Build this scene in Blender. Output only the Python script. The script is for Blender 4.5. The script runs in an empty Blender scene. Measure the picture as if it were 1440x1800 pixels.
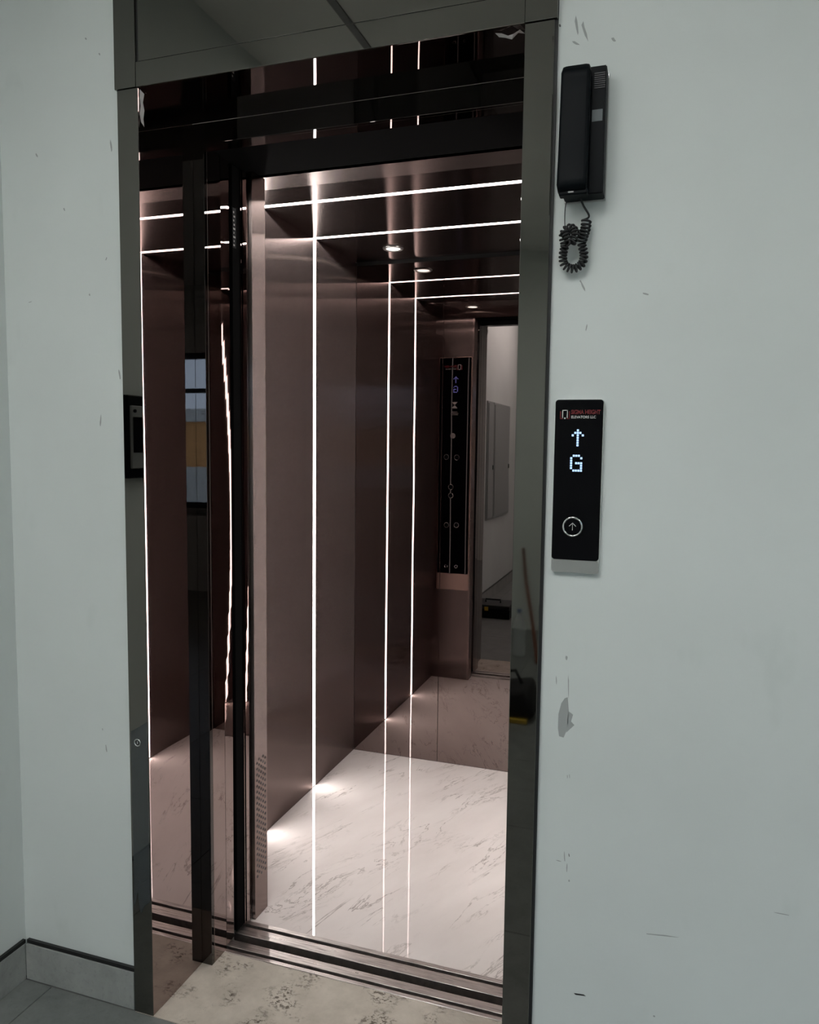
import bpy, bmesh, math, random
from mathutils import Vector, Matrix
random.seed(7)
SC = bpy.context.scene
C = SC.collection

# ------------------------------------------------------------------ camera
CX, CY, CZ = 0.6573, -1.4352, 1.3456
YAW, PIT, ROL, FPX = 0.3259, 0.0848, 0.0119, 1358.9
F = Vector((-math.sin(YAW)*math.cos(PIT), math.cos(YAW)*math.cos(PIT), -math.sin(PIT)))
R = Vector((math.cos(YAW), math.sin(YAW), 0)); U = R.cross(F)
R2 = R*math.cos(ROL)+U*math.sin(ROL); U2 = -R*math.sin(ROL)+U*math.cos(ROL)
cam = bpy.data.cameras.new('camera'); camo = bpy.data.objects.new('camera', cam); C.objects.link(camo)
camo.matrix_world = Matrix(((R2.x, U2.x, -F.x, CX), (R2.y, U2.y, -F.y, CY), (R2.z, U2.z, -F.z, CZ), (0, 0, 0, 1)))
cam.sensor_fit = 'HORIZONTAL'; cam.sensor_width = 36; cam.lens = 36*FPX/1440; cam.clip_start = 0.01
SC.camera = camo

# ------------------------------------------------------------------ sky and exposure
w = bpy.data.worlds.new('sky'); SC.world = w; w.use_nodes = True
bg = w.node_tree.nodes['Background']
bg.inputs[0].default_value = (0.46, 0.71, 1.0, 1); bg.inputs[1].default_value = 9.0
SC.view_settings.view_transform = 'Standard'; SC.view_settings.look = 'None'
SC.view_settings.gamma = 1; SC.view_settings.use_curve_mapping = False
SC.view_settings.exposure = 0.0
SC.cycles.max_bounces = 16; SC.cycles.glossy_bounces = 12; SC.cycles.diffuse_bounces = 6
SC.cycles.transparent_max_bounces = 16; SC.cycles.sample_clamp_indirect = 40
LED_POWER = 28.5
FILL_POWER = 19.5
# daylight portals sit in the two window openings of the lobby
for nm, loc, sx, sz in (('window_portal', (2.61, -4.24, 1.46), .58, 1.4),):
    L = bpy.data.lights.new(nm, 'AREA'); L.shape = 'RECTANGLE'; L.size = sx; L.size_y = sz; L.cycles.is_portal = True
    o = bpy.data.objects.new(nm, L); C.objects.link(o); o.location = loc; o.rotation_euler = (math.radians(90), 0, math.radians(180))
    o.rotation_euler = Vector((0, 1, 0)).to_track_quat('-Z', 'Z').to_euler()

# ------------------------------------------------------------------ materials
MATS = {}
def mat(name, col=(.5, .5, .5), rough=.5, metal=0.0, spec=.5, emit=None, estr=0, aniso=0, tangent=None, coat=0, ior=None):
    m = bpy.data.materials.new(name); m.use_nodes = True; MATS[name] = m
    b = m.node_tree.nodes['Principled BSDF']
    b.inputs['Base Color'].default_value = (*col, 1); b.inputs['Roughness'].default_value = rough
    b.inputs['Metallic'].default_value = metal; b.inputs['Specular IOR Level'].default_value = spec
    if ior: b.inputs['IOR'].default_value = ior
    if coat: b.inputs['Coat Weight'].default_value = coat; b.inputs['Coat Roughness'].default_value = .03
    if emit: b.inputs['Emission Color'].default_value = (*emit, 1); b.inputs['Emission Strength'].default_value = estr
    if aniso:
        b.inputs['Anisotropic'].default_value = aniso
        c = m.node_tree.nodes.new('ShaderNodeCombineXYZ')
        for i in range(3): c.inputs[i].default_value = tangent[i]
        m.node_tree.links.new(c.outputs[0], b.inputs['Tangent'])
    return m
def N(m, t, **kw):
    n = m.node_tree.nodes.new(t)
    for k, v in kw.items():
        if k in n.inputs: n.inputs[k].default_value = v
        else: setattr(n, k, v)
    return n
def bsdf(m): return m.node_tree.nodes['Principled BSDF']
def lk(m, a, b): m.node_tree.links.new(a, b)
def coords(m, scale=(1, 1, 1), rot=(0, 0, 0), loc=(0, 0, 0)):
    t = N(m, 'ShaderNodeNewGeometry'); mp = N(m, 'ShaderNodeMapping')
    mp.inputs['Scale'].default_value = scale; mp.inputs['Rotation'].default_value = rot; mp.inputs['Location'].default_value = loc
    lk(m, t.outputs['Position'], mp.inputs['Vector']); return mp.outputs[0]
def ramp(m, fac, stops):
    r = N(m, 'ShaderNodeValToRGB'); e = r.color_ramp.elements
    while len(e) < len(stops): e.new(.5)
    for q, (p, c) in zip(e, stops):
        q.position = p; q.color = (*c, 1) if len(c) == 3 else c
    lk(m, fac, r.inputs[0]); return r.outputs[0]
def noise(m, vec, scale, detail=4, rough=.55, dist=0):
    n = N(m, 'ShaderNodeTexNoise'); n.inputs['Scale'].default_value = scale; n.inputs['Detail'].default_value = detail
    n.inputs['Roughness'].default_value = rough; n.inputs['Distortion'].default_value = dist
    lk(m, vec, n.inputs['Vector']); return n.outputs[0]
def mixc(m, fac, a, b, mode='MIX'):
    x = N(m, 'ShaderNodeMix'); x.data_type = 'RGBA'; x.blend_type = mode
    for s, v in ((0, fac), (6, a), (7, b)):
        if hasattr(v, 'is_linked') or hasattr(v, 'node'): lk(m, v, x.inputs[s])
        else: x.inputs[s].default_value = v if s == 0 else (*v, 1)
    return x.outputs[2]
def bump(m, h, strength, dist):
    b = N(m, 'ShaderNodeBump'); b.inputs['Strength'].default_value = strength; b.inputs['Distance'].default_value = dist
    lk(m, h, b.inputs['Height']); lk(m, b.outputs[0], bsdf(m).inputs['Normal'])

# painted plaster
def paint(name, base):
    m = mat(name, base, .62, 0, .25)
    n1 = noise(m, coords(m), 2.2, 5); n2 = noise(m, coords(m, (1, 1, .5)), 9, 3)
    a = ramp(m, n1, [(.3, tuple(c*.95 for c in base)), (.7, tuple(min(1, c*1.03) for c in base))])
    s = ramp(m, n2, [(.25, (.90, .91, .90)), (.36, (1, 1, 1))])
    lk(m, mixc(m, .6, a, s, 'MULTIPLY'), bsdf(m).inputs['Base Color'])
    bump(m, noise(m, coords(m), 60, 3), .05, .002)
    return m
paint('wall_paint', (.665, .70, .685)); paint('ceiling_paint', (.86, .86, .83))
# polished dark metals
def mirror(name, col, rough, wave=.0, grime=.0):
    m = mat(name, col, rough, 1.0)
    if wave: bump(m, noise(m, coords(m, (1, 1, .6)), 3.2, 1), 1.0, wave)
    if grime:
        n = noise(m, coords(m), 7, 6, .65)
        lk(m, ramp(m, n, [(.42, (rough,)*3), (.75, (rough+grime,)*3)]), bsdf(m).inputs['Roughness'])
    return m
mirror('casing_metal', (.19, .182, .165), .02, .0006, .03)
mirror('reveal_mirror', (.34, .275, .262), .012, .00025)
mirror('jamb_mirror', (.30, .24, .225), .015, .0003)
mirror('strip_mirror', (.095, .09, .085), .015, .0003)  # darkened in place of the dark reflection of someone behind the camera
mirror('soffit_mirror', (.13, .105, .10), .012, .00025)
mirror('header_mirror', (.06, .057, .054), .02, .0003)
mirror('back_mirror', (.27, .218, .208), .012, .0005)
mirror('chrome', (.75, .75, .74), .12)
mirror('steel_satin', (.55, .55, .54), .32)
def brushed(name, col, rough, tangent, aniso=.8, grain=(1, 1, 1)):
    """hairline finish: sharp along the tangent, smeared across it"""
    m = mat(name, col, rough, 1.0); nt = m.node_tree
    g = nt.nodes.new('ShaderNodeBsdfAnisotropic'); g.inputs['Roughness'].default_value = rough; g.inputs['Anisotropy'].default_value = aniso
    c = nt.nodes.new('ShaderNodeCombineXYZ')
    for i in range(3): c.inputs[i].default_value = tangent[i]
    nt.links.new(c.outputs[0], g.inputs['Tangent'])
    n = noise(m, coords(m, grain), 90, 3, .6)
    lk(m, ramp(m, n, [(.3, tuple(q*.95 for q in col)), (.7, tuple(q*1.05 for q in col))]), g.inputs['Color'])
    nt.nodes.remove(nt.nodes['Principled BSDF'])
    nt.links.new(g.outputs[0], nt.nodes['Material Output'].inputs[0])
    return m
brushed('bronze_brushed', (.185, .148, .140), .20, (0, 0, 1), .84, (1, 6, .15))
brushed('bronze_brushed_front', (.185, .148, .140), .20, (0, 0, 1), .84, (6, 1, .15))
brushed('bronze_jamb', (.31, .25, .235), .22, (0, 0, 1), .84, (1, 6, .15))
brushed('bronze_border', (.33, .28, .268), .26, (1, 0, 0), .55, (6, .3, 1))
brushed('bronze_ceiling', (.20, .168, .160), .15, (1, 0, 0), .70, (6, .3, 1))
brushed('bronze_accent', (.55, .40, .35), .30, (0, 0, 1), .7, (6, 1, .15))
mat('black_paint', (.008, .008, .008), .35); mat('gear_black', (.003, .003, .003), .9, 0, .05); mat('black_rubber', (.012, .012, .013), .6)
mat('black_plastic', (.0030, .0045, .0058), .42, 0, .07); mat('black_plastic_dark', (.006, .008, .010), .45)
mat('label_grey', (.095, .115, .12), .5); mat('grey_plastic', (.30, .31, .31), .5); mat('pale_plastic', (.55, .56, .55), .45)
mat('black_glass', (.002, .002, .003), .02, 0, .10)
mat('led', (1, 1, 1), .5, emit=(1.0, .952, .92), estr=LED_POWER)
mat('fill_lamp_glow', (1, 1, 1), .5, emit=(.985, .985, .965), estr=FILL_POWER)  # glow of the fill lamps added out of view
mat('spot_lens', (1, 1, 1), .5, emit=(1.0, .97, .86), estr=5)
mat('dot_blue', (.1, .2, .5), .4, emit=(.52, .74, 1.0), estr=1.1)
mat('dot_blue_dim', (.05, .06, .2), .4, emit=(.30, .32, .95), estr=.9)
mat('red_print', (.17, .006, .012), .4); mat('white_print', (.62, .60, .58), .4); mat('grey_print', (.35, .34, .33), .4)
mat('orange_print', (.45, .12, .05), .4)
# sill aluminium, worn
m = mat('sill_aluminium', (.52, .48, .46), .3, 1.0)
n = noise(m, coords(m, (1.2, 26, 1)), 9, 6, .7, .4)
lk(m, ramp(m, n, [(.3, (.22, .20, .185)), (.5, (.52, .475, .45)), (.7, (.70, .66, .63))]), bsdf(m).inputs['Base Color'])
lk(m, ramp(m, n, [(.3, (.55,)*3), (.7, (.25,)*3)]), bsdf(m).inputs['Roughness'])
bump(m, noise(m, coords(m, (1, 90, 1)), 6, 2), .35, .0015)
# white polished marble with grey brown veins
m = mat('marble', (.80, .735, .71), .012, 0, .5)
A = math.radians(-22)
def ridge(m, v, wdt):
    s = N(m, 'ShaderNodeMath', operation='SUBTRACT'); lk(m, v, s.inputs[0]); s.inputs[1].default_value = .5
    a = N(m, 'ShaderNodeMath', operation='ABSOLUTE'); lk(m, s.outputs[0], a.inputs[0])
    d = N(m, 'ShaderNodeMapRange'); lk(m, a.outputs[0], d.inputs[0]); d.inputs[1].default_value = 0; d.inputs[2].default_value = wdt
    d.inputs[3].default_value = 1; d.inputs[4].default_value = 0; return d.outputs[0]
def mul(m, a, b):
    q = N(m, 'ShaderNodeMath', operation='MULTIPLY'); lk(m, a, q.inputs[0])
    if isinstance(b, (int, float)): q.inputs[1].default_value = b
    else: lk(m, b, q.inputs[1])
    return q.outputs[0]
def grain(m, deg, sc, off=(0, 0, 0)):
    """position turned so that the strokes run along deg, then squeezed across them"""
    v = coords(m, (1, 1, 1), (0, 0, math.radians(-deg)), off); mp = N(m, 'ShaderNodeMapping'); mp.inputs['Scale'].default_value = sc
    lk(m, v, mp.inputs['Vector']); return mp.outputs[0]
v1 = noise(m, grain(m, 70, (1.0, 5.5, 1)), 1.7, 7, .62, .7); r1 = ridge(m, v1, .011)
k1 = ramp(m, noise(m, grain(m, 70, (1.8, 3.5, 1), (1.7, .3, 0)), 2.4, 3), [(.47, (0, 0, 0)), (.62, (1, 1, 1))])
v2 = noise(m, grain(m, 62, (1.4, 6, 1), (3, 7, 0)), 3.2, 9, .68, 1.0); r2 = ridge(m, v2, .020)
k2 = ramp(m, noise(m, grain(m, 64, (1, 3.0, 1), (5.2, 1.1, 0)), 2.1, 2), [(.53, (0, 0, 0)), (.66, (1, 1, 1))])
mx = N(m, 'ShaderNodeMath', operation='MAXIMUM'); lk(m, mul(m, r1, k1), mx.inputs[0]); lk(m, mul(m, r2, k2), mx.inputs[1])
cloud = ramp(m, noise(m, grain(m, 66, (1, 2.8, 1)), 2.8, 5), [(.3, (.745, .672, .645)), (.65, (.82, .752, .725))])
lk(m, mixc(m, mul(m, mx.outputs[0], .85), cloud, (.30, .25, .225)), bsdf(m).inputs['Base Color'])
# threshold screed, dirty
m = mat('screed', (.55, .50, .43), .75)
c1 = ramp(m, noise(m, coords(m), 12, 6, .6), [(.3, (.42, .375, .315)), (.7, (.61, .55, .475))])
blot = ramp(m, noise(m, coords(m, (1, 1.3, 1)), 75, 5, .7, .4), [(.44, (.16, .13, .11)), (.50, (1, 1, 1))])
bm_ = ramp(m, noise(m, coords(m, (1, 1, 1), (0, 0, 0), (.35, .2, 0)), 9, 3), [(.50, (1, 1, 1)), (.62, (0, 0, 0))])
spot = mixc(m, bm_, blot, (1, 1, 1))
lk(m, mixc(m, .9, c1, spot, 'MULTIPLY'), bsdf(m).inputs['Base Color'])
bump(m, noise(m, coords(m), 70, 5), .3, .003)
# grey stone tiles
def stone(name, a, b, rough):
    m = mat(name, a, rough)
    n1 = noise(m, coords(m), 11, 8, .68, .3); n2 = noise(m, coords(m), 90, 3)
    c = ramp(m, n1, [(.3, a), (.7, b)]); s = ramp(m, n2, [(.28, (.8, .8, .8)), (.45, (1, 1, 1))])
    lk(m, mixc(m, .7, c, s, 'MULTIPLY'), bsdf(m).inputs['Base Color']); return m
stone('tile_stone', (.135, .145, .14), (.20, .21, .205), .38); stone('skirting_stone', (.25, .26, .25), (.36, .37, .355), .5)
mat('grout', (.16, .165, .16), .8); mat('concrete', (.22, .21, .20), .9)
mat('scuff_grey', (.34, .355, .35), .6); mat('scuff_dark', (.12, .125, .125), .6); mat('scuff_black', (.015, .015, .015), .5)
mat('cabinet_grey', (.30, .32, .315), .4); mat('window_frame_metal', (.03, .03, .032), .35)
mat('wood_brown', (.16, .055, .03), .5); mat('bottle_blue', (.02, .07, .22), .4)
mat('canvas_black', (.012, .012, .013), .8); mat('yellow_plastic', (.55, .36, .03), .45)
mat('facade_orange', (.62, .30, .10), .8); mat('facade_pale', (.55, .54, .50), .8); mat('ground_soil', (.32, .29, .24), .9)
m = mat('clear_plastic', (.70, .76, .78), .15, 0, .5); bsdf(m).inputs['Alpha'].default_value = .22
m = mat('film', (.10, .12, .13), .3, 0, .3); bsdf(m).inputs['Alpha'].default_value = .22
mat('film_white', (.75, .74, .72), .3)
# window pane: thin clear glass
m = bpy.data.materials.new('pane_glass'); m.use_nodes = True; MATS['pane_glass'] = m
nt = m.node_tree; nt.nodes.remove(nt.nodes['Principled BSDF'])
tr = nt.nodes.new('ShaderNodeBsdfTransparent'); gl = nt.nodes.new('ShaderNodeBsdfGlossy'); gl.inputs['Roughness'].default_value = .02
fr = nt.nodes.new('ShaderNodeFresnel'); ms = nt.nodes.new('ShaderNodeMixShader')
nt.links.new(fr.outputs[0], ms.inputs[0]); nt.links.new(tr.outputs[0], ms.inputs[1]); nt.links.new(gl.outputs[0], ms.inputs[2])
nt.links.new(ms.outputs[0], nt.nodes['Material Output'].inputs[0])

# ------------------------------------------------------------------ mesh helpers (all given in world coordinates)
def wloc(o):
    v = Vector((0, 0, 0))
    while o: v = v + o.location; o = o.parent
    return v
def link(name, bm, material, parent=None, smooth=False, at=None):
    """one mesh object; at = world origin"""
    base = wloc(parent) if parent else Vector((0, 0, 0))
    if at is None:
        xs = [v.co for v in bm.verts]
        at = Vector((sum(v.x for v in xs)/len(xs), sum(v.y for v in xs)/len(xs), min(v.z for v in xs)))
    at = Vector(at)
    for v in bm.verts: v.co -= at
    bmesh.ops.recalc_face_normals(bm, faces=bm.faces)
    me = bpy.data.meshes.new(name); bm.to_mesh(me); bm.free()
    me.materials.append(MATS[material])
    if smooth:
        for p in me.polygons: p.use_smooth = True
    o = bpy.data.objects.new(name, me); C.objects.link(o); o.parent = parent; o.location = at-base
    return o
def add_box(bm, x0, x1, y0, y1, z0, z1, bev=0, seg=1):
    g = bmesh.ops.create_cube(bm, size=1)
    for v in g['verts']:
        v.co = Vector((x0+(v.co.x+.5)*(x1-x0), y0+(v.co.y+.5)*(y1-y0), z0+(v.co.z+.5)*(z1-z0)))
    if bev:
        es = list({e for v in g['verts'] for e in v.link_edges})
        bmesh.ops.bevel(bm, geom=es, offset=bev, segments=seg, affect='EDGES', profile=.5)
def box(name, x0, x1, y0, y1, z0, z1, material, parent=None, bev=0, seg=1):
    bm = bmesh.new(); add_box(bm, x0, x1, y0, y1, z0, z1, bev, seg); return link(name, bm, material, parent)
def add_poly(bm, pts, axis, a, b):
    """prism: 2d outline extruded along axis 'x','y' or 'z' from a to b"""
    def P(p, t):
        return {'x': (t, p[0], p[1]), 'y': (p[0], t, p[1]), 'z': (p[0], p[1], t)}[axis]
    va = [bm.verts.new(P(p, a)) for p in pts]; vb = [bm.verts.new(P(p, b)) for p in pts]
    n = len(pts); bm.faces.new(va); bm.faces.new(vb[::-1])
    for i in range(n): bm.faces.new((va[i], vb[i], vb[(i+1) % n], va[(i+1) % n]))
def circ(cx, cy, r, n=24, a0=0): return [(cx+r*math.cos(a0+2*math.pi*i/n), cy+r*math.sin(a0+2*math.pi*i/n)) for i in range(n)]
def disc(name, axis, c, r, a, b, material, parent, n=24):
    bm = bmesh.new(); add_poly(bm, circ(c[0], c[1], r, n), axis, a, b); return link(name, bm, material, parent)
def ring(name, axis, c, ro, ri, a, b, material, parent, n=32, dome=.0):
    """annulus; section is a rounded band from plane a (mounted) to plane b (front)"""
    bm = bmesh.new(); rows = []
    sec = [(ro, a), (ro-(ro-ri)*.12, a+(b-a)*.75), ((ro+ri)/2, b), (ri+(ro-ri)*.12, a+(b-a)*.75), (ri, a)]
    for i in range(n):
        t = 2*math.pi*i/n; row = []
        for r, h in sec:
            p, q = c[0]+r*math.cos(t), c[1]+r*math.sin(t)
            row.append(bm.verts.new({'x': (h, p, q), 'y': (p, h, q), 'z': (p, q, h)}[axis]))
        rows.append(row)
    for i in range(n):
        A_, B_ = rows[i], rows[(i+1) % n]
        for j in range(5): bm.faces.new((A_[j], B_[j], B_[(j+1) % 5], A_[(j+1) % 5]))
    return link(name, bm, material, parent, True)
def rrect(x0, x1, z0, z1, r, n=6):
    out = []
    for cx, cz, a in ((x1-r, z1-r, 0), (x0+r, z1-r, 90), (x0+r, z0+r, 180), (x1-r, z0+r, 270)):
        for i in range(n+1):
            t = math.radians(a+90*i/n); out.append((cx+r*math.cos(t), cz+r*math.sin(t)))
    return out
def prism(name, pts, axis, a, b, material, parent, bev=0):
    bm = bmesh.new(); add_poly(bm, pts, axis, a, b)
    if bev: bmesh.ops.bevel(bm, geom=list(bm.edges), offset=bev, segments=2, affect='EDGES', profile=.5)
    return link(name, bm, material, parent)
def tube(name, pts, r, material, parent, n=8, closed_ends=True, at=None):
    bm = bmesh.new(); rings = []; pts = [Vector(p) for p in pts]
    up = Vector((0.3, .9, .2)).normalized()
    for i, p in enumerate(pts):
        t = (pts[min(i+1, len(pts)-1)]-pts[max(i-1, 0)]).normalized()
        s = t.cross(up)
        if s.length < .05: s = t.cross(Vector((1, 0, 0)))
        s.normalize(); q = s.cross(t).normalized(); up = q.cross(s) if False else up
        rr = r[i] if isinstance(r, (list, tuple)) else r
        rings.append([bm.verts.new(p+s*rr*math.cos(2*math.pi*k/n)+q*rr*math.sin(2*math.pi*k/n)) for k in range(n)])
    for A_, B_ in zip(rings, rings[1:]):
        for k in range(n): bm.faces.new((A_[k], A_[(k+1) % n], B_[(k+1) % n], B_[k]))
    if closed_ends: bm.faces.new(rings[0]); bm.faces.new(rings[-1][::-1])
    return link(name, bm, material, parent, True, at)
def lathe(name, c, prof, material, parent, n=20):
    bm = bmesh.new(); rows = []
    for r, z in prof: rows.append([bm.verts.new((c[0]+r*math.cos(2*math.pi*i/n), c[1]+r*math.sin(2*math.pi*i/n), c[2]+z)) for i in range(n)])
    for A_, B_ in zip(rows, rows[1:]):
        for i in range(n): bm.faces.new((A_[i], A_[(i+1) % n], B_[(i+1) % n], B_[i]))
    bm.faces.new(rows[0][::-1]); bm.faces.new(rows[-1]); return link(name, bm, material, parent, True)
def text_mesh(name, s, size, sx, loc, rot, material, parent, depth=.0002, align='LEFT', bold=0.0):
    cu = bpy.data.curves.new(name, 'FONT'); cu.body = s; cu.size = size; cu.extrude = depth; cu.align_x = align; cu.offset = bold
    t = bpy.data.objects.new(name, cu); C.objects.link(t)
    bpy.context.view_layer.update()
    me = bpy.data.meshes.new_from_object(t.evaluated_get(bpy.context.evaluated_depsgraph_get()))
    bpy.data.objects.remove(t)
    bm = bmesh.new(); bm.from_mesh(me); bpy.data.meshes.remove(me)
    M = Matrix.Translation(loc) @ rot.to_4x4() @ Matrix.Diagonal((sx, 1, 1, 1))
    bmesh.ops.transform(bm, matrix=M, verts=bm.verts); return link(name, bm, material, parent)
def thing(name, label, cat, loc, group=None):
    o = bpy.data.objects.new(name, None); C.objects.link(o); o.location = loc; o.empty_display_size = .05
    o['label'] = label; o['category'] = cat
    if group: o['group'] = group
    return o
def tag(o, label, cat, group=None):
    o['label'] = label; o['category'] = cat
    if group: o['group'] = group
    return o
def struct(o, label=None, cat=None):
    o['kind'] = 'structure'
    if label: o['label'] = label
    if cat: o['category'] = cat
    return o

# ------------------------------------------------------------------ key dimensions (metres)
XW, YW = -.84, .012                      # lobby left wall, face of the door wall
XL0, XL1, XR1, XR0 = -.503, -.45, .379, .432   # door casing
H, HB = 2.10, 2.152                      # opening height, top of header band
Y1, Z1 = .20, 2.052                      # depth of the reveal, underside of the inner header
XJL, XJR = -.42, .345                    # clear opening
CXL, CXR, CYF, CYB, CZC = -.6335, .5135, .474, 1.6493, 2.1117   # lift car inside
YS = (.8509, 1.2455)                     # light strips
ZC, YB, XR = 2.75, -4.2, 3.9             # lobby ceiling, rear wall, right wall

# ------------------------------------------------------------------ the setting
floor = struct(box('floor', XW-.1, XR+.1, YB-.1, .2, -.06, -.003, 'grout'), 'grey stone tiled lobby floor', 'floor')
tile_me = None; ts = .6; x0 = -.7495-ts
ny = int(4.2/ts)
i = 0
while x0+i*ts < XR:
    for j in range(ny):
        a, b = max(XW, x0+i*ts+.001), min(XR, x0+(i+1)*ts-.001); d, c = -j*ts-.001, -(j+1)*ts+.001
        if b-a > .02: box('floor_tile', a, b, c, d, -.012, 0, 'tile_stone', floor, .0008)
    i += 1
struct(box('floor_threshold', XL0+.002, XR0-.002, .0005, .2585, -.0028, -.0005, 'screed'), 'dirty beige screed threshold in front of the lift sill', 'floor')

bm = bmesh.new()
add_box(bm, XW-.1, XL0, YW, .2, 0, ZC); add_box(bm, XR0, XR+.1, YW, .2, 0, ZC); add_box(bm, XL0, XR0, YW, .2, 2.62, ZC)
wall_front = struct(link('wall_front', bm, 'wall_paint'), 'pale grey painted wall around the lift door', 'wall')
wall_left = struct(box('wall_left', XW-.1, XW, YB-.1, YW, 0, ZC, 'wall_paint'), 'pale grey painted side wall at the left edge', 'wall')
struct(box('wall_right', XR, XR+.1, YB-.1, YW, 0, ZC, 'wall_paint'), 'painted lobby wall on the right, out of frame', 'wall')
bm = bmesh.new(); WX0, WX1, WZ0, WZ1 = 2.32, 2.90, .76, 2.16
add_box(bm, XW-.1, WX0, YB-.12, YB, 0, ZC); add_box(bm, WX1, XR+.1, YB-.12, YB, 0, ZC)
add_box(bm, WX0, WX1, YB-.12, YB, 0, WZ0); add_box(bm, WX0, WX1, YB-.12, YB, WZ1, ZC)
struct(link('wall_back', bm, 'wall_paint'), 'painted lobby wall behind the camera with the window', 'wall')
ceiling = struct(box('ceiling', XW-.1, XR+.1, YB-.12, .2, ZC, ZC+.1, 'ceiling_paint'), 'painted lobby ceiling mirrored in the panel above the door', 'ceiling')
box('shadow_groove', -.432, -.405, -3.0, -.25, ZC-.004, ZC+.001, 'black_paint', ceiling)  # black strip drawn in for the shaded recess line of the ceiling
# window behind the camera
win = struct(box('window_1', WX0, WX1, YB-.09, YB-.03, WZ0, WZ0+.05, 'window_frame_metal'), 'black framed window behind the camera', 'window')
for a, b, c, d in ((WX0, WX1, WZ1-.05, WZ1), (WX0, WX0+.05, WZ0+.05, WZ1-.05), (WX1-.05, WX1, WZ0+.05, WZ1-.05), (WX0+.05, WX1-.05, 1.80, 1.84)):
    box('window_frame', a, b, YB-.085, YB-.035, c, d, 'window_frame_metal', win)
for c, d in ((WZ0+.05, 1.80), (1.84, WZ1-.05)):
    box('window_pane', WX0+.05, WX1-.05, YB-.063, YB-.058, c, d, 'pane_glass', win)
box('window_sill', WX0-.04, WX1+.04, YB-.03, YB+.04, WZ0-.03, WZ0, 'skirting_stone', win)

# fill lamps added in the unseen lobby ceiling to light the walls
for x, y, hw, hl, lab in ((-.40, -2.25, .15, .62, 'long added fill lamp in the unseen ceiling near the left wall'), (.36, -1.78, .13, .42, 'short added fill lamp in the unseen ceiling in front of the lift'), (2.05, -2.2, .18, .42, 'added fill lamp in the unseen ceiling nearest the window')):
    lp = thing('added_fill_lamp', lab, 'fill lamp', (x, y, ZC-.012), 'added fill lamps in the lobby ceiling')
    for a, b, c, d in ((x-hw-.015, x+hw+.015, y-hl-.015, y-hl), (x-hw-.015, x+hw+.015, y+hl, y+hl+.015), (x-hw-.015, x-hw, y-hl, y+hl), (x+hw, x+hw+.015, y-hl, y+hl)):
        box('fill_lamp_frame', a, b, c, d, ZC-.012, ZC, 'pale_plastic', lp)
    box('fill_lamp_face', x-hw, x+hw, y-hl, y+hl, ZC-.006, ZC-.001, 'fill_lamp_glow', lp)

# skirting: stone tiles with a black shadow trim on top
bf = struct(box('baseboard_front', XW+.012, XL0-.002, .004, YW-.0005, .094, .103, 'black_paint'), 'black topped stone skirting beside the lift casing', 'skirting')
box('skirting_tile', XW+.0105, XL0-.002, .001, YW-.0005, 0.0005, .0935, 'skirting_stone', bf, .0006)
bl = struct(box('baseboard_left', XW+.0005, XW+.009, YB+.01, .003, .094, .103, 'black_paint'), 'black topped stone skirting along the left wall', 'skirting')
yy = 0.002
while yy > YB+.05:
    y2 = max(YB+.01, yy-.6); box('skirting_tile', XW+.0005, XW+.010, y2+.001, yy-.001, .0005, .0935, 'skirting_stone', bl, .0006); yy = y2
br = struct(box('baseboard_right', XR0+.006, XR-.01, .004, YW-.0005, .094, .103, 'black_paint'), 'black topped stone skirting right of the casing, below the frame', 'skirting')
xx = XR0+.006
while xx < XR-.05:
    x2 = min(XR-.01, xx+.6); box('skirting_tile', xx+.001, x2-.001, .001, YW-.0005, .0005, .0935, 'skirting_stone', br, .0006); xx = x2

# scuffs and stains on the door wall (thin marks with a shape of their own)
def mark(px, material='scuff_grey', jag=.18, parent=wall_front, yface=YW):
    """px: closed outline in metres (x,z) on the wall"""
    cx = sum(p[0] for p in px)/len(px); cz = sum(p[1] for p in px)/len(px)
    pts = [(cx+(x-cx)*random.uniform(1-jag, 1+jag), cz+(z-cz)*random.uniform(1-jag, 1+jag)) for x, z in px]
    bm = bmesh.new(); add_poly(bm, pts, 'y', yface-.0004, yface+.0004); return link('scuff_mark', bm, material, parent)
def blot(x, z, w_, h_, material='scuff_grey', jag=.3, n=11, tilt=0):
    pts = []
    for i in range(n):
        t = 2*math.pi*i/n; a, b = w_/2*math.cos(t), h_/2*math.sin(t)
        pts.append((x+a*math.cos(tilt)-b*math.sin(tilt), z+a*math.sin(tilt)+b*math.cos(tilt)))
    return mark(pts, material, jag)

# ------------------------------------------------------------------ lift door frame
fr_ = thing('elevator_door_frame', 'dark polished metal door frame with deep mirror reveal around the lift opening', 'door frame', (XL0, 0, 0))
box('casing_strip', XL0, XL1, 0, .03, 0, H-.0005, 'casing_metal', fr_, .0012, 2)
box('casing_strip', XR1, XR0, 0, .03, 0, H-.0005, 'casing_metal', fr_, .0012, 2)
box('casing_extension', XL0-.005, XL1-.004, -.002, .03, H+.0005, 2.62, 'casing_metal', fr_, .0012, 2)
box('casing_extension', XR1, XR0+.005, -.002, .03, H+.0005, 2.62, 'casing_metal', fr_, .0012, 2)
box('header_band', XL1-.0035, XR1-.0005, -.001, .03, H+.0005, HB-.001, 'casing_metal', fr_, .0008, 2)
box('transom_panel', XL1+.001, XR1-.0005, .0015, .03, HB+.001, 2.62, 'casing_metal', fr_, .0008, 2)
box('black_joint', XL1-.0036, XL1+.0008, .004, .028, HB, 2.62, 'black_rubber', fr_)
for a, b in ((XL0-.0035, XL0+.0005), (XR0-.0005, XR0+.0050)):
    box('sealed_shadow_gap', a, b, .005, YW+.004, 0, H+.52, 'black_rubber', fr_)  # black strip draws the shadow gap beside the casing, with its sealant
box('reveal_panel', XL1-.02, XL1, .0305, Y1-.001, 0, H, 'reveal_mirror', fr_)
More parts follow.
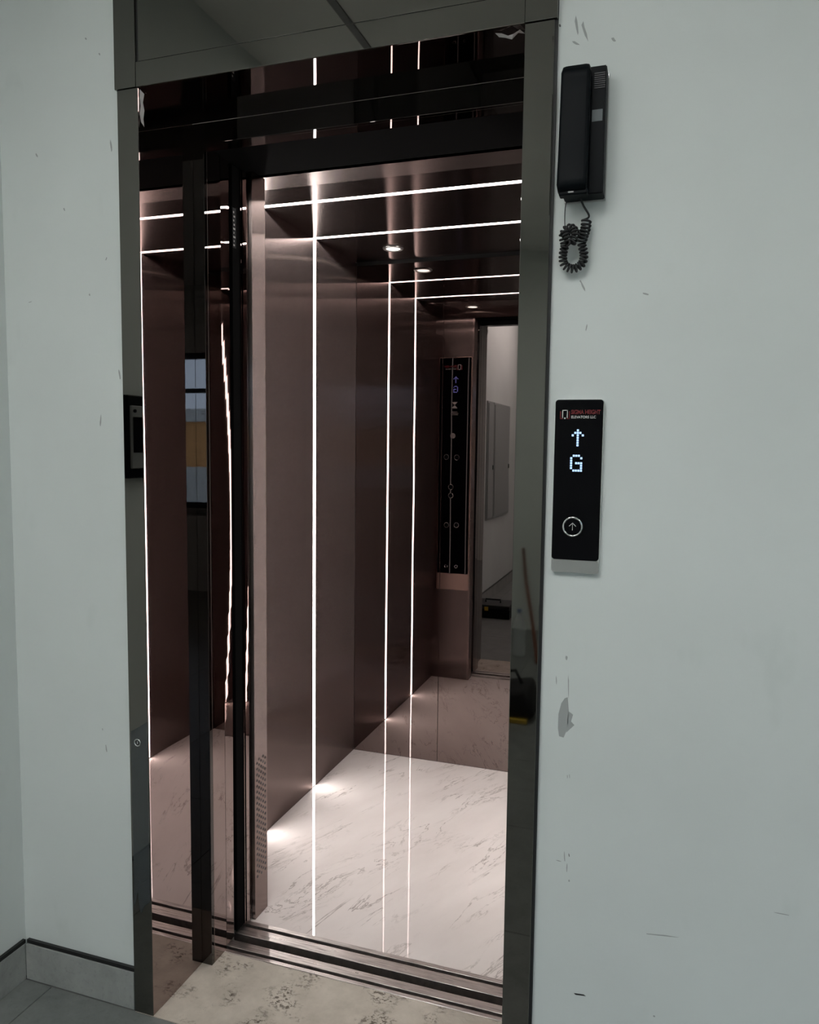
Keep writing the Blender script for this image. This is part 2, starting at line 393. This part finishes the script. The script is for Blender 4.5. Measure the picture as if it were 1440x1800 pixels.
box('reveal_panel', XR1, XR1+.02, .0305, Y1-.001, 0, H, 'reveal_mirror', fr_)
box('reveal_edge', XL1-.02, XL1+.0003, .0008, .0312, .002, H-.002, 'reveal_mirror', fr_)
box('soffit_panel', XL1, XR1, .0305, Y1-.001, H, H+.02, 'soffit_mirror', fr_)
box('soffit_edge', XL1, XR1, .0012, .031, H-.0003, H+.004, 'soffit_mirror', fr_)
box('jamb_strip', XL1-.02, XJL, Y1, Y1+.012, 0, H, 'strip_mirror', fr_, .0008, 2)
box('jamb_strip', XJR, XR1+.02, Y1, Y1+.012, 0, H, 'strip_mirror', fr_, .0008, 2)
box('header_strip', XJL, XJR, Y1, Y1+.012, Z1, H, 'header_mirror', fr_, .0008, 2)
box('jamb_return', XJL-.015, XJL, Y1+.0125, .2695, 0, Z1, 'jamb_mirror', fr_, .0006)
box('jamb_return', XJR, XJR+.015, Y1+.0125, .2695, 0, Z1, 'jamb_mirror', fr_, .0006)
box('header_return', XJL-.015, XJR+.015, Y1+.0125, .2465, Z1+.0005, Z1+.015, 'soffit_mirror', fr_, .0006)
ks = ring('key_switch', 'y', (-.4795, .6605), .0095, .006, 0, -.003, 'chrome', fr_)
ks2 = disc('key_barrel', 'y', (-.4795, .6605), .0062, .001, -.0015, 'black_paint', ks)
box('key_slot', -.4805, -.4785, -.0022, -.0012, .6575, .6635, 'steel_satin', ks)

# landing door, slid away to the left
ld = thing('landing_door', 'mirror edged landing door leaf slid back behind the left jamb', 'door', (XJL-.2, .29, 0))
box('door_leaf', -.86, XJL-.007, .2715, .3125, .006, 2.06, 'jamb_mirror', ld, .0015, 2)
def edge_plate(parent, y0, y1, tilt, name='edge_plate'):
    bm = bmesh.new(); rows = []; n = 40
    for i in range(n+1):
        z = .008+i*(2.05-.008)/n; k = math.tan(math.radians(tilt(z)))
        rows.append([bm.verts.new(p) for p in ((XJL-.0062, y0, z), (XJL-.0008, y0, z), (XJL-.0008-k*(y1-y0), y1, z), (XJL-.0062, y1, z))])
    for A_, B_ in zip(rows, rows[1:]):
        for j in range(4): bm.faces.new((A_[j], A_[(j+1) % 4], B_[(j+1) % 4], B_[j]))
    bm.faces.new(rows[0]); bm.faces.new(rows[-1][::-1]); return link(name, bm, 'jamb_mirror', parent)
edge_plate(ld, .2715, .3125, lambda z: 1.74+2.27*(z-1.15)**2)
box('rubber_seal', XJL-.018, XJL-.009, .3128, .322, .006, 2.06, 'black_rubber', ld)
# car door, slid away to the left, with light curtain
cd = thing('sliding_door', 'narrow mirror edged inner door leaf with black light curtain bar', 'door', (XJL-.2, .385, 0))
box('door_leaf', -.84, XJL-.007, .3755, .4005, .012, 2.05, 'jamb_mirror', cd, .0012, 2)
edge_plate(cd, .3755, .4005, lambda z: .4+1.3*max(0, 1.0-z))
lc = box('light_curtain_bar', XJL-.032, XJL-.004, .330, .3745, .012, 2.05, 'gear_black', cd, .0015, 2)
box('rib', XJL-.0045, XJL-.0015, .3665, .3695, .012, 2.05, 'jamb_mirror', lc)
lb = box('sticker', XJL-.0042, XJL-.0036, .3315, .3475, 1.846, 1.945, 'black_plastic', lc)
for k in range(9):
    z = 1.85+k*.0102
    box('printed_line', XJL-.0037, XJL-.0034, .334+.002*(k % 2), .336+.0095*random.random()+.002, z, z+.0045, 'grey_print', lb)

# landing sill
ls = thing('landing_sill', 'worn aluminium landing sill with a black door groove', 'sill', (0, .285, 0))
for a, b in ((.2592, .2715), (.2825, .3095)):
    box('sill_rail', XJL-.02, XJR+.02, a, b, -.03, .0008, 'sill_aluminium', ls, .0008)
box('sill_groove', XJL-.02, XJR+.02, .2712, .2828, -.035, -.018, 'black_paint', ls)

# ------------------------------------------------------------------ shaft around the car
bm = bmesh.new()
add_box(bm, -1.0, -.94, .2, 1.95, -.4, 2.75); add_box(bm, .90, .96, .2, 1.95, -.4, 2.75)
add_box(bm, -1.0, .96, 1.9, 1.96, -.4, 2.75); add_box(bm, -1.0, .96, .2, 1.96, -.46, -.4); add_box(bm, -1.0, .96, .2, 1.96, 2.75, 2.8)
add_box(bm, -1.0, XL0, .2, .205, 0, 2.75); add_box(bm, -1.0, .96, .2, .258, -.4, -.06)
struct(link('wall_shaft', bm, 'concrete'), 'dark concrete lift shaft behind the door gap', 'wall')
struct(box('trim_1', XJL-.3, XJR+.3, .2475, .398, Z1+.001, Z1+.05, 'gear_black'), 'black door gear cover above the lift opening', 'trim')

# ------------------------------------------------------------------ lift car
car = thing('elevator_car', 'lit lift car lined in brushed bronze with white marble floor and light strips', 'elevator', (-.064, 1.06, 0))
T = .02; G = .0115   # panel thickness, half light strip
box('marble_floor', CXL, CXR, .3995, CYB, -.03, 0, 'marble', car)
for side, (a, b) in enumerate(((CXL-T, CXL), (CXR, CXR+T))):
    for p, q in ((CYF-.004, YS[0]-G), (YS[0]+G, YS[1]-G), (YS[1]+G, 1.505), (1.5062, CYB-.0005)):
        box('side_panel', a, b, p, q, .0008, CZC-.0008, 'bronze_brushed', car)
    for y in YS:
        if side == 0: box('light_strip', a, CXL-.0015, y-G+.0003, y+G-.0003, .004, CZC-.001, 'led', car)
        else: box('light_strip', CXR+.0015, b, y-G+.0003, y+G-.0003, .004, CZC-.001, 'led', car)
box('ceiling_border', CXL-T, CXR+T, .455, .700, CZC-.002, CZC+T, 'bronze_border', car)
for p, q in ((.7012, YS[0]-G), (YS[0]+G, YS[1]-G), (YS[1]+G, CYB-.014)):
    box('ceiling_panel', CXL-T, CXR+T, p, q, CZC, CZC+T, 'bronze_ceiling', car)
for y in YS: box('light_strip', CXL, CXR, y-G+.0003, y+G-.0003, CZC+.0015, CZC+T, 'led', car)
box('ceiling_gap', CXL-T, CXR+T, CYB-.0139, CYB+T, CZC+.006, CZC+T, 'black_paint', car)
box('back_shadow_gap', CXL, CXR, CYB+.004, CYB+T, CZC-.012, CZC+.005, 'black_paint', car)  # black strip put where the shadow gap runs above the back panels
SX = (CXL, -.2475, .119, CXR)
for a, b in zip(SX, SX[1:]): box('back_panel', a+.0008, b-.0008, CYB, CYB+T, .0008, CZC-.0125, 'back_mirror', car, .0006)
box('back_cover', CXL-T, CXR+T, CYB+T+.0005, CYB+T+.01, 0, CZC+T, 'black_paint', car)
# front returns beside the door, jamb face with the perforated vent
JX = -.4124
fr_l = box('front_return', CXL, JX-.003, .45, CYF, .0008, CZC-.0008, 'bronze_brushed_front', car)
box('front_return', .338+.003, CXR, .45, CYF, .0008, CZC-.0008, 'bronze_brushed_front', car)
box('front_header', JX-.003, .341, .452, CYF, 2.062, CZC-.0008, 'bronze_brushed_front', car)
box('header_cover', JX-.02, .36, .402, .4515, 2.0605, CZC+.02, 'gear_black', car)
jl = box('entrance_jamb', JX-.012, JX, .4075, .4775, .001, 2.0600, 'bronze_jamb', car, .0008, 2)
box('entrance_jamb', .338, .350, .4075, .4775, .001, 2.0600, 'bronze_jamb', car, .0008, 2)
bm = bmesh.new()
for rr in range(21):
    for cc in range(5):
        y = .4205+cc*.0112; z = .1225+rr*.0166+(cc % 2)*.0083
        add_poly(bm, circ(y, z, .0041, 10), 'x', JX-.0004, JX+.00025)
vt = link('vent_holes', bm, 'black_paint', jl); vt['kind'] = 'stuff'
# car sill
cs = box('car_sill', XJL-.02, XJR+.02, .3378, .3722, -.03, .0008, 'sill_aluminium', car, .0008)
box('sill_rail', XJL-.02, XJR+.02, .3842, .3992, -.03, .0008, 'sill_aluminium', cs, .0006)
box('sill_groove', XJL-.02, XJR+.02, .3720, .3844, -.035, -.018, 'black_paint', cs)
# spotlights in the car ceiling
for x, y in ((-.400, 1.457), (-.408, .550), (.27, 1.457), (.27, .550)):
    rg = ring('downlight', 'z', (x, y), .041, .026, CZC-(.0022 if y < .7 else .0002), CZC-.006, 'steel_satin', car)
    disc('lens', 'z', (x, y), .0265, CZC+.0004, CZC-.0035, 'spot_lens', rg)

# ------------------------------------------------------------------ car operating panel (seen in the back mirror)
RB = Matrix.Rotation(math.radians(180), 3, 'Z') @ Matrix.Rotation(math.radians(90), 3, 'X')   # text facing +y
RF = Matrix.Rotation(math.radians(90), 3, 'X')                                                   # text facing -y
yf = .482
cp = thing('car_operating_panel', 'tall black glass button panel with bronze foot inside the lift, beside the door', 'control panel', (-.515, CYF, .52))
prism('backing_plate', rrect(-.611, -.4195, .523, 1.849, .008), 'y', CYF+.0003, yf-.0025, 'bronze_accent', cp)
prism('glass_face', rrect(-.6075, -.423, .6185, 1.846, .005), 'y', yf-.0025, yf, 'black_glass', cp)
box('bronze_foot', -.6075, -.423, yf-.0025, yf+.001, .526, .617, 'bronze_accent', cp, .001)
def logo(parent, x, z, s, rot, fwd, y, ids=('red_print', 'white_print')):
    """two nested gate shapes, x grows in reading direction with sign fwd"""
    def bar(a, b, c, d, mt): 
        xs = sorted((x+fwd*a*s, x+fwd*b*s)); ya, yb = sorted((y, y-.0003*fwd))
        return (xs[0], xs[1], ya, yb, z+c*s, z+d*s, mt)
    bars = [bar(0, .10, 0, .85, ids[0]), bar(0, .32, 0, .10, ids[0]), bar(.98, 1.08, 0, .85, ids[0]), bar(.76, 1.08, 0, .10, ids[0]),
            bar(.24, .33, .12, 1.0, ids[1]), bar(.75, .84, .12, 1.0, ids[1]), bar(.24, .84, .92, 1.0, ids[1]), bar(.46, .62, 0, .16, ids[1])]
    for mt in ids:
        bm = bmesh.new()
        for b in bars:
            if b[6] == mt: add_box(bm, *b[:6])
        link('logo_icon', bm, mt, parent)
logo(cp, -.475, 1.777, .030, RB, -1, yf+.0003)
text_mesh('logo_text', 'SIGMA HEIGHT', .016, .72, (-.510, yf+.0003, 1.793), RB, 'red_print', cp, bold=.0003)
text_mesh('logo_text', 'ELEVATORS LLC', .010, .9, (-.510, yf+.0003, 1.780), RB, 'white_print', cp)
ARROW = ['..#..', '.###.', '#.#.#', '..#..', '..#..', '..#..', '..#..']
GEE = ['.###.', '#...#', '#....', '#.###', '#...#', '#...#', '.####']
def dots(name, rows, x, z, pitch, sz, y, fwd, material, parent):
    bm = bmesh.new()
    for r, row in enumerate(rows):
        for c, ch in enumerate(row):
            if ch == '#':
                xx = x+fwd*(c-2)*pitch; zz = z-(r-3)*pitch; ya, yb = sorted((y, y-.0003*fwd))
                add_box(bm, xx-sz/2, xx+sz/2, ya, yb, zz-sz/2, zz+sz/2)
    return link(name, bm, material, parent)
dots('display_arrow', ARROW, -.510, 1.722, .0055, .0044, yf+.0003, -1, 'dot_blue_dim', cp)
dots('display_letter', GEE, -.510, 1.668, .0055, .0044, yf+.0003, -1, 'dot_blue_dim', cp)
bm = bmesh.new()
add_poly(bm, [(-.532, 1.597), (-.498, 1.597), (-.512, 1.582), (-.518, 1.582)], 'y', yf, yf+.0003)
add_poly(bm, [(-.532, 1.562), (-.498, 1.562), (-.512, 1.579), (-.518, 1.579)], 'y', yf, yf+.0003)
link('printed_emblem', bm, 'grey_print', cp)
for k, wd in enumerate((.034, .046, .040)):
    box('printed_line', -.515-wd/2, -.515+wd/2, yf, yf+.0002, 1.541-k*.008, 1.5435-k*.008, 'grey_print', cp)
g = disc('speaker_grille', 'y', (-.523, 1.408), .015, yf, yf+.0012, 'grey_print', cp)
bm = bmesh.new()
for a in range(-2, 3):
    for b in range(-2, 3):
        if a*a+b*b < 7: add_poly(bm, circ(-.523+a*.005, 1.408+b*.005, .0012, 6), 'y', yf+.0010, yf+.0014)
link('grille_holes', bm, 'black_paint', g)
for x, z, r in ((-.561, 1.288, .0155), (-.4975, 1.286, .0155), (-.530, 1.117, .0155), (-.530, 1.068, .0155), (-.555, .898, .0155), (-.494, .900, .0155), (-.554, .660, .0105), (-.493, .660, .0105)):
    rg = ring('button', 'y', (x, z), r, r-.0026, yf, yf+.0022, 'chrome' if r < .012 else 'steel_satin', cp)
    disc('button_cap', 'y', (x, z), r-.0025, yf, yf+.0012, 'black_plastic', rg)

# ------------------------------------------------------------------ hall call panel
hp = thing('hall_call_panel', 'slim black glass call panel with lit blue arrow and letter beside the lift', 'call panel', (.495, YW, 1.1165))
PX0, PX1, PZ0, PZ1 = .4512, .5385, 1.1165, 1.4340
prism('back_box', rrect(PX0, PX1, PZ0, PZ1, .006), 'y', YW-.0003, .002, 'chrome', hp)
prism('glass_face', rrect(PX0+.0008, PX1-.0012, PZ0+.024, PZ1-.0008, .0055), 'y', .0020, -.0005, 'black_glass', hp)
prism('steel_foot', rrect(PX0+.0008, PX1-.0012, PZ0+.0008, PZ0+.0236, .004), 'y', .0020, -.0008, 'steel_satin', hp)
fy = -.0007
logo(hp, .4605, 1.3985, .0165, RF, 1, fy)
text_mesh('logo_text', 'SIGMA HEIGHT', .0105, .735, (.4805, fy, 1.4075), RF, 'red_print', hp, bold=.00028)
text_mesh('logo_text', 'ELEVATORS LLC', .0066, .93, (.4805, fy, 1.3998), RF, 'white_print', hp, bold=.0001)
dots('display_arrow', ARROW, .4935, 1.3645, .0045, .0037, fy, 1, 'dot_blue', hp)
dots('display_letter', GEE, .4920, 1.3185, .0045, .0037, fy, 1, 'dot_blue', hp)
bt = ring('button_ring', 'y', (.4890, 1.2020), .0190, .0150, fy+.0004, fy-.0022, 'chrome', hp, 40)
disc('button_cap', 'y', (.4890, 1.2020), .0152, fy+.0004, fy-.0008, 'black_glass', bt)
bm = bmesh.new(); ax, az = .4890, 1.2020
add_box(bm, ax-.00045, ax+.00045, fy-.0011, fy-.0008, az-.0065, az+.0068)
for s in (-1, 1): add_poly(bm, [(ax, az+.0075), (ax+s*.0064, az+.0012), (ax+s*.0058, az+.0004), (ax, az+.0060)], 'y', fy-.0011, fy-.0008)
link('arrow_mark', bm, 'white_print', bt)

# ------------------------------------------------------------------ intercom handset on the wall
ph = thing('intercom_phone', 'black wall intercom with handset and tangled coiled cord above the call panel', 'intercom', (.487, YW, 1.784))
bm = bmesh.new(); add_poly(bm, [(.4575, 1.7845), (.5270, 1.7845), (.5270, 1.996), (.4575, 1.996)], 'y', YW, -.030)
bmesh.ops.bevel(bm, geom=list(bm.edges), offset=.0016, segments=2, affect='EDGES'); base = link('base', bm, 'black_plastic', ph)
box('wall_plate', .4560, .5285, .006, YW+.0003, 1.783, 1.9975, 'steel_satin', ph, .0008)
for k in range(8): box('speaker_slot', .5070, .5250, -.0312, -.0298, 1.9585+k*.0034, 1.9603+k*.0034, 'black_plastic_dark', base)
box('paper_label', .5045, .5222, -.0306, -.0298, 1.9045, 1.9238, 'label_grey', base)
box('cradle_lip', .4540, .5030, -.0500, -.0298, 1.7800, 1.7905, 'black_plastic', ph, .002, 2)
# handset: bowed body, thicker at both ends
bm = bmesh.new(); st = 20; cs_ = 14; rows = []
for i in range(st+1):
    t = i/st; z = 1.7865+t*(1.9905-1.7865)
    end = max(0, abs(t-.5)*2-.55)/.45
    front = -.0545-.0035*end**1.5+(.006 if t in (0, 1) else 0); back = -.0325+.004*(1-end)
    xl = .4500+.0035*t; xr = .5020+.0010*t
    if t in (0, 1): xl += .002; xr -= .002
    row = []
    for j in range(cs_):
        a = 2*math.pi*j/cs_; ca, sa = math.cos(a), math.sin(a); e = .22
        px = math.copysign(abs(ca)**e, ca); py = math.copysign(abs(sa)**e, sa)
        row.append(bm.verts.new(((xl+xr)/2+px*(xr-xl)/2, (front+back)/2+py*(back-front)/2, z+(.0025*(1-px*px) if t == 1 else 0))))
    rows.append(row)
for A_, B_ in zip(rows, rows[1:]):
    for j in range(cs_): bm.faces.new((A_[j], A_[(j+1) % cs_], B_[(j+1) % cs_], B_[j]))
bm.faces.new(rows[0]); bm.faces.new(rows[-1][::-1])
hs = link('handset', bm, 'black_plastic', ph, True)
box('cord_socket', .469, .481, -.050, -.040, 1.7825, 1.7872, 'steel_satin', hs, .001)
# cord
def wp(u, v, y=-.004): return Vector((.4603+(u-994)*.00099+(v-395)*.00003, y, 1.7895-(v-347)*.00099))
def z2(X, Y): return (940+X/4.39, 90+Y/4.39)
def smooth(ctrl, per=24):
    out = []
    for i in range(len(ctrl)-1):
        p0, p1, p2, p3 = ctrl[max(i-1, 0)], ctrl[i], ctrl[i+1], ctrl[min(i+2, len(ctrl)-1)]
        for k in range(per):
            t = k/per; out.append(.5*((2*p1)+(-p0+p2)*t+(2*p0-5*p1+4*p2-p3)*t*t+(-p0+3*p1-3*p2+p3)*t**3))
    return out+[ctrl[-1]]
ctrl = [wp(*z2(X, Y), y) for X, Y, y in ((404, 1318, -.006), (398, 1380, -.007), (382, 1440, -.010), (372, 1500, -.012), (386, 1580, -.007), (368, 1648, -.006), (302, 1682, -.006), (234, 1648, -.006), (222, 1575, -.007), (238, 1500, -.010), (226, 1430, -.010), (250, 1375, -.008), (300, 1380, -.014), (328, 1440, -.020), (290, 1505, -.022), (262, 1450, -.020), (232, 1400, -.016))]
path = smooth(ctrl, 40)
# resample evenly and wind the coil round it
cum = [0]
for a, b in zip(path, path[1:]): cum.append(cum[-1]+(b-a).length)
Ltot = cum[-1]; turns = Ltot/.0062; npt = int(turns*12); coil = []; k = 0
for i in range(npt+1):
    s = Ltot*i/npt
    while k < len(cum)-2 and cum[k+1] < s: k += 1
    f_ = (s-cum[k])/max(1e-9, cum[k+1]-cum[k]); p = path[k].lerp(path[k+1], f_)
    t = (path[k+1]-path[k]).normalized(); yv = Vector((0, -1, 0)); n1 = t.cross(yv).normalized(); n2 = n1.cross(t)
    a = 2*math.pi*turns*i/npt; rr = .0078 if s < .035 else .0062
    q = p+n1*rr*math.cos(a)+n2*rr*.75*math.sin(a); q.y = min(q.y, YW-.003); coil.append(q)
lead = smooth([Vector((.4865, -.026, 1.7850)), Vector((.4930, -.016, 1.770)), wp(*z2(425, 1290), -.008), coil[0]], 10)
tail = smooth([coil[-1], wp(*z2(236, 1300), -.006), wp(*z2(246, 1200), -.012), Vector((.4700, -.040, 1.7835))], 10)
tube('coiled_cord', lead[:-1]+coil+tail[1:], [.0019]*len(lead[:-1]) + [.0021]*len(coil)+[.0009]*len(tail[1:]), 'black_rubber', ph, 6)

# ------------------------------------------------------------------ left-over protective film on the frame
pts = [(-.4985, .262), (-.494, .272), (-.488, .300), (-.483, .262), (-.479, .246), (-.474, .258), (-.468, .270), (-.4535, .282), (-.4535, .712), (-.470, .701), (-.4985, .684)]
bm = bmesh.new(); add_poly(bm, pts, 'y', -.00035, -.00005)
tag(link('protective_film', bm, 'film'), 'clear film with torn lower edge stuck low on the left casing strip', 'film')
def scrap(name, label, pts3, material='film_white'):
    bm = bmesh.new(); vs = [bm.verts.new(p) for p in pts3]
    for i in range(len(vs)-2): bm.faces.new((vs[i], vs[i+1], vs[i+2]) if i % 2 == 0 else (vs[i+1], vs[i], vs[i+2]))
    r_ = bmesh.ops.solidify(bm, geom=list(bm.faces), thickness=.0003)
    tag(link(name, bm, material), label, 'film')
rz = [(.322+.0058*i, .012+.012*(i % 2)+random.uniform(-.005, .005), 2.0985-random.uniform(0.0, .011)) for i in range(10)]
scrap('film_scrap', 'crumpled white film scrap under the right end of the door head', rz)
rz = [(-.4485+.0045*(i % 2), .006+.006*(i % 2), 2.098-.0085*i) for i in range(10)]  # white colour stands for the light strips glinting on a hanging film flap
rz = [(x+.002*math.sin(i*1.7), y, z) for i, (x, y, z) in enumerate(rz)]
scrap('film_scrap', 'thin film strip at the upper left corner of the opening, coloured white for its glint', rz)

# ------------------------------------------------------------------ marks on the walls
def pxw(u, v):   # photo pixel on the door wall, from the fitted camera
    d = F+R2*((u-720)/FPX)+U2*((900-v)/FPX); t = (YW-CY)/d.y
    return CX+d.x*t, CZ+d.z*t
def streak(u0, v0, u1, v1, wpx, material):
    (a, b), (c, d) = pxw(u0, v0), pxw(u1, v1); L_ = math.hypot(c-a, d-b); blot((a+c)/2, (b+d)/2, L_, wpx*.00105, material, .25, 9, math.atan2(d-b, c-a))
mark([pxw(*p) for p in ((998, 1226), (1000, 1250), (999, 1270), (996, 1285), (991, 1297), (983, 1294), (981, 1280), (982, 1255), (987, 1236), (993, 1228))], 'scuff_grey', .04)
mark([pxw(*p) for p in ((999, 1252), (1008, 1256), (1004, 1268), (1010, 1275), (1001, 1282), (996, 1286))], 'scuff_grey', .12)
for a in ((999.5, 1186, 999.5, 1226, 1.6), (978, 1187, 978.5, 1205, 1.4), (996, 1152, 996.5, 1160, 4), (997.5, 1361, 997.5, 1368, 1.2), (1001, 1361, 1001.5, 1368, 1.2),
          (992, 1497, 993, 1516, 1.7), (997, 1516, 996.5, 1532, 1.6), (978, 1512, 986, 1514, 1.3), (1000, 1546, 1001, 1550, 2.5), (1140, 1642, 1192, 1647, 1.8), (1362, 1604, 1388, 1609, 1.5), (1148, 1785, 1152, 1787, 3),
          (1012, 30, 1016, 62, 4), (1024, 40, 1034, 76, 3), (1005, 72, 1020, 80, 3), (1076, 66, 1082, 74, 4), (1020, 492, 1028, 512, 3), (1128, 515, 1142, 518, 2.5), (1032, 570, 1030, 582, 2)):
    streak(*a[:4], a[4], 'scuff_grey')
for a in ((984, 42, 985, 48, 3), (969, 344, 971, 348, 3), (1000, 1500, 1001, 1506, 1.5)): streak(*a[:4], a[4], 'scuff_dark')
mark([pxw(*p) for p in ((1009, 1745.5), (1026, 1748), (1030, 1751), (1012, 1748.5))], 'scuff_black', .02)
for a in ((194, 246, 197, 268, 3.5), (209, 650, 212, 668, 4), (188, 452, 186, 458, 2.5), (157, 516, 158, 520, 3), (174, 93, 176, 97, 3), (150, 66, 152, 70, 3), (63, 270, 66, 276, 3), (112, 365, 114, 371, 3), (180, 1280, 181, 1284, 2), (186, 1310, 188, 1322, 3), (178, 730, 176, 750, 3), (50, 532, 56, 530, 1.5)):
    streak(*a[:4], a[4], 'scuff_grey')

# ------------------------------------------------------------------ things in the lobby, seen in the mirrors
# two flush metal meter cabinets on the left wall
def cabinet(y0, y1, label):
    c = thing('meter_cabinet', label, 'cabinet', (XW, (y0+y1)/2, .72), 'metal cabinets on the left wall')
    box('cabinet_frame', XW+.0003, XW+.012, y0, y1, .72, 1.735, 'cabinet_grey', c, .002)
    d = box('cabinet_door', XW+.0125, XW+.018, y0+.018, y1-.018, .738, 1.717, 'cabinet_grey', c, .0015)
    box('cabinet_lock', XW+.018, XW+.024, y0+.03, y0+.05, 1.15, 1.19, 'black_plastic', d, .002)
cabinet(-2.62, -1.95, 'grey metal wall cabinet mirrored in the back of the car, larger one')
cabinet(-1.93, -1.70, 'narrow grey metal wall cabinet mirrored next to the larger one')
# electrical unit on the left wall, mirrored in the left casing strip
wd = thing('wall_control_unit', 'dark wall unit with black window mirrored in the left casing strip', 'control unit', (XW, -.465, 1.244))
box('unit_back', XW+.0003, XW+.03, -.53, -.40, 1.244, 1.482, 'black_plastic', wd, .003)
box('cover', XW+.03, XW+.038, -.522, -.408, 1.272, 1.452, 'grey_plastic', wd, .002)
box('window', XW+.038, XW+.040, -.518, -.414, 1.318, 1.420, 'black_glass', wd)
disc('knob', 'x', (-.42, 1.437), .005, XW+.038, XW+.043, 'black_plastic', wd)
for k in range(5): box('slot', XW+.0375, XW+.0386, -.512, -.485, 1.284+k*.005, 1.2865+k*.005, 'black_plastic', wd)
# low dark toolbox by the left wall
tb = thing('toolbox', 'low black toolbox on the floor mirrored in the back of the car', 'toolbox', (-.70, -1.32, 0))
box('body', -.826, -.50, -1.42, -1.16, 0.0005, .075, 'black_plastic', tb, .006, 2)
box('lid', -.824, -.502, -1.418, -1.162, .0755, .105, 'black_plastic_dark', tb, .006, 2)
tube('handle', [(-.72, -1.29, .105), (-.72, -1.29, .128), (-.60, -1.29, .128), (-.60, -1.29, .105)], .006, 'black_plastic', tb)
box('latch', -.70, -.67, -1.162, -1.155, .06, .09, 'yellow_plastic', tb, .001)
# water bottle, broom stick and bag, mirrored in the right casing strip
b = thing('water_bottle', 'clear plastic water bottle with blue cap mirrored in the right casing strip', 'bottle', (-.232, -3.45, 0))
lathe('bottle_body', (-.232, -3.45, .0005), [(.038, 0), (.042, .01), (.042, .13), (.039, .14), (.042, .15), (.042, .2), (.03, .245), (.014, .265), (.013, .285)], 'clear_plastic', b)
lathe('bottle_cap', (-.232, -3.45, .286), [(.0155, 0), (.0155, .018), (.014, .02)], 'bottle_blue', b)
tag(tube('broom_stick', [(-.084, -3.27, .012), (-.16, -3.55, .18), (-.27, -3.9, .41), (-.345, -4.185, .60)], .012, 'wood_brown', None), 'brown wooden stick leaning on the far wall, mirrored in the right casing strip', 'stick')
bg_ = thing('tool_bag', 'soft black tool bag on the floor mirrored low in the right casing strip', 'bag', (-.08, -2.35, 0))
bm = bmesh.new(); add_box(bm, -.22, .05, -2.50, -2.25, .0005, .16, .03, 3)
for v in bm.verts: v.co.x += .02*math.sin(v.co.z*30); v.co.z *= 1+.25*math.sin(v.co.x*9)
link('bag_body', bm, 'canvas_black', bg_, True)
tube('bag_handle', [(-.17, -2.37, .12), (-.15, -2.37, .20), (-.05, -2.37, .22), (.0, -2.37, .13)], .008, 'canvas_black', bg_)
box('spirit_level', -.21, .04, -2.245, -2.225, .001, .022, 'yellow_plastic', bg_, .002)
# outside the window
struct(box('ground', -8, 12, -30, YB-.2, -.5, -.4, 'ground_soil'), 'bare ground outside the window', 'ground')
nb = thing('neighbour_building', 'orange and pale facade mirrored in the narrow jamb strip', 'building', (5.4, -14, -.4))
box('facade', 1.5, 12, -15, -14, -.4, 1.85, 'facade_orange', nb)
box('parapet', 1.4, 12.1, -15.1, -13.95, 1.85, 2.15, 'facade_pale', nb)
box('plinth', 1.4, 12.1, -13.98, -13.9, -.4, .8, 'facade_pale', nb)
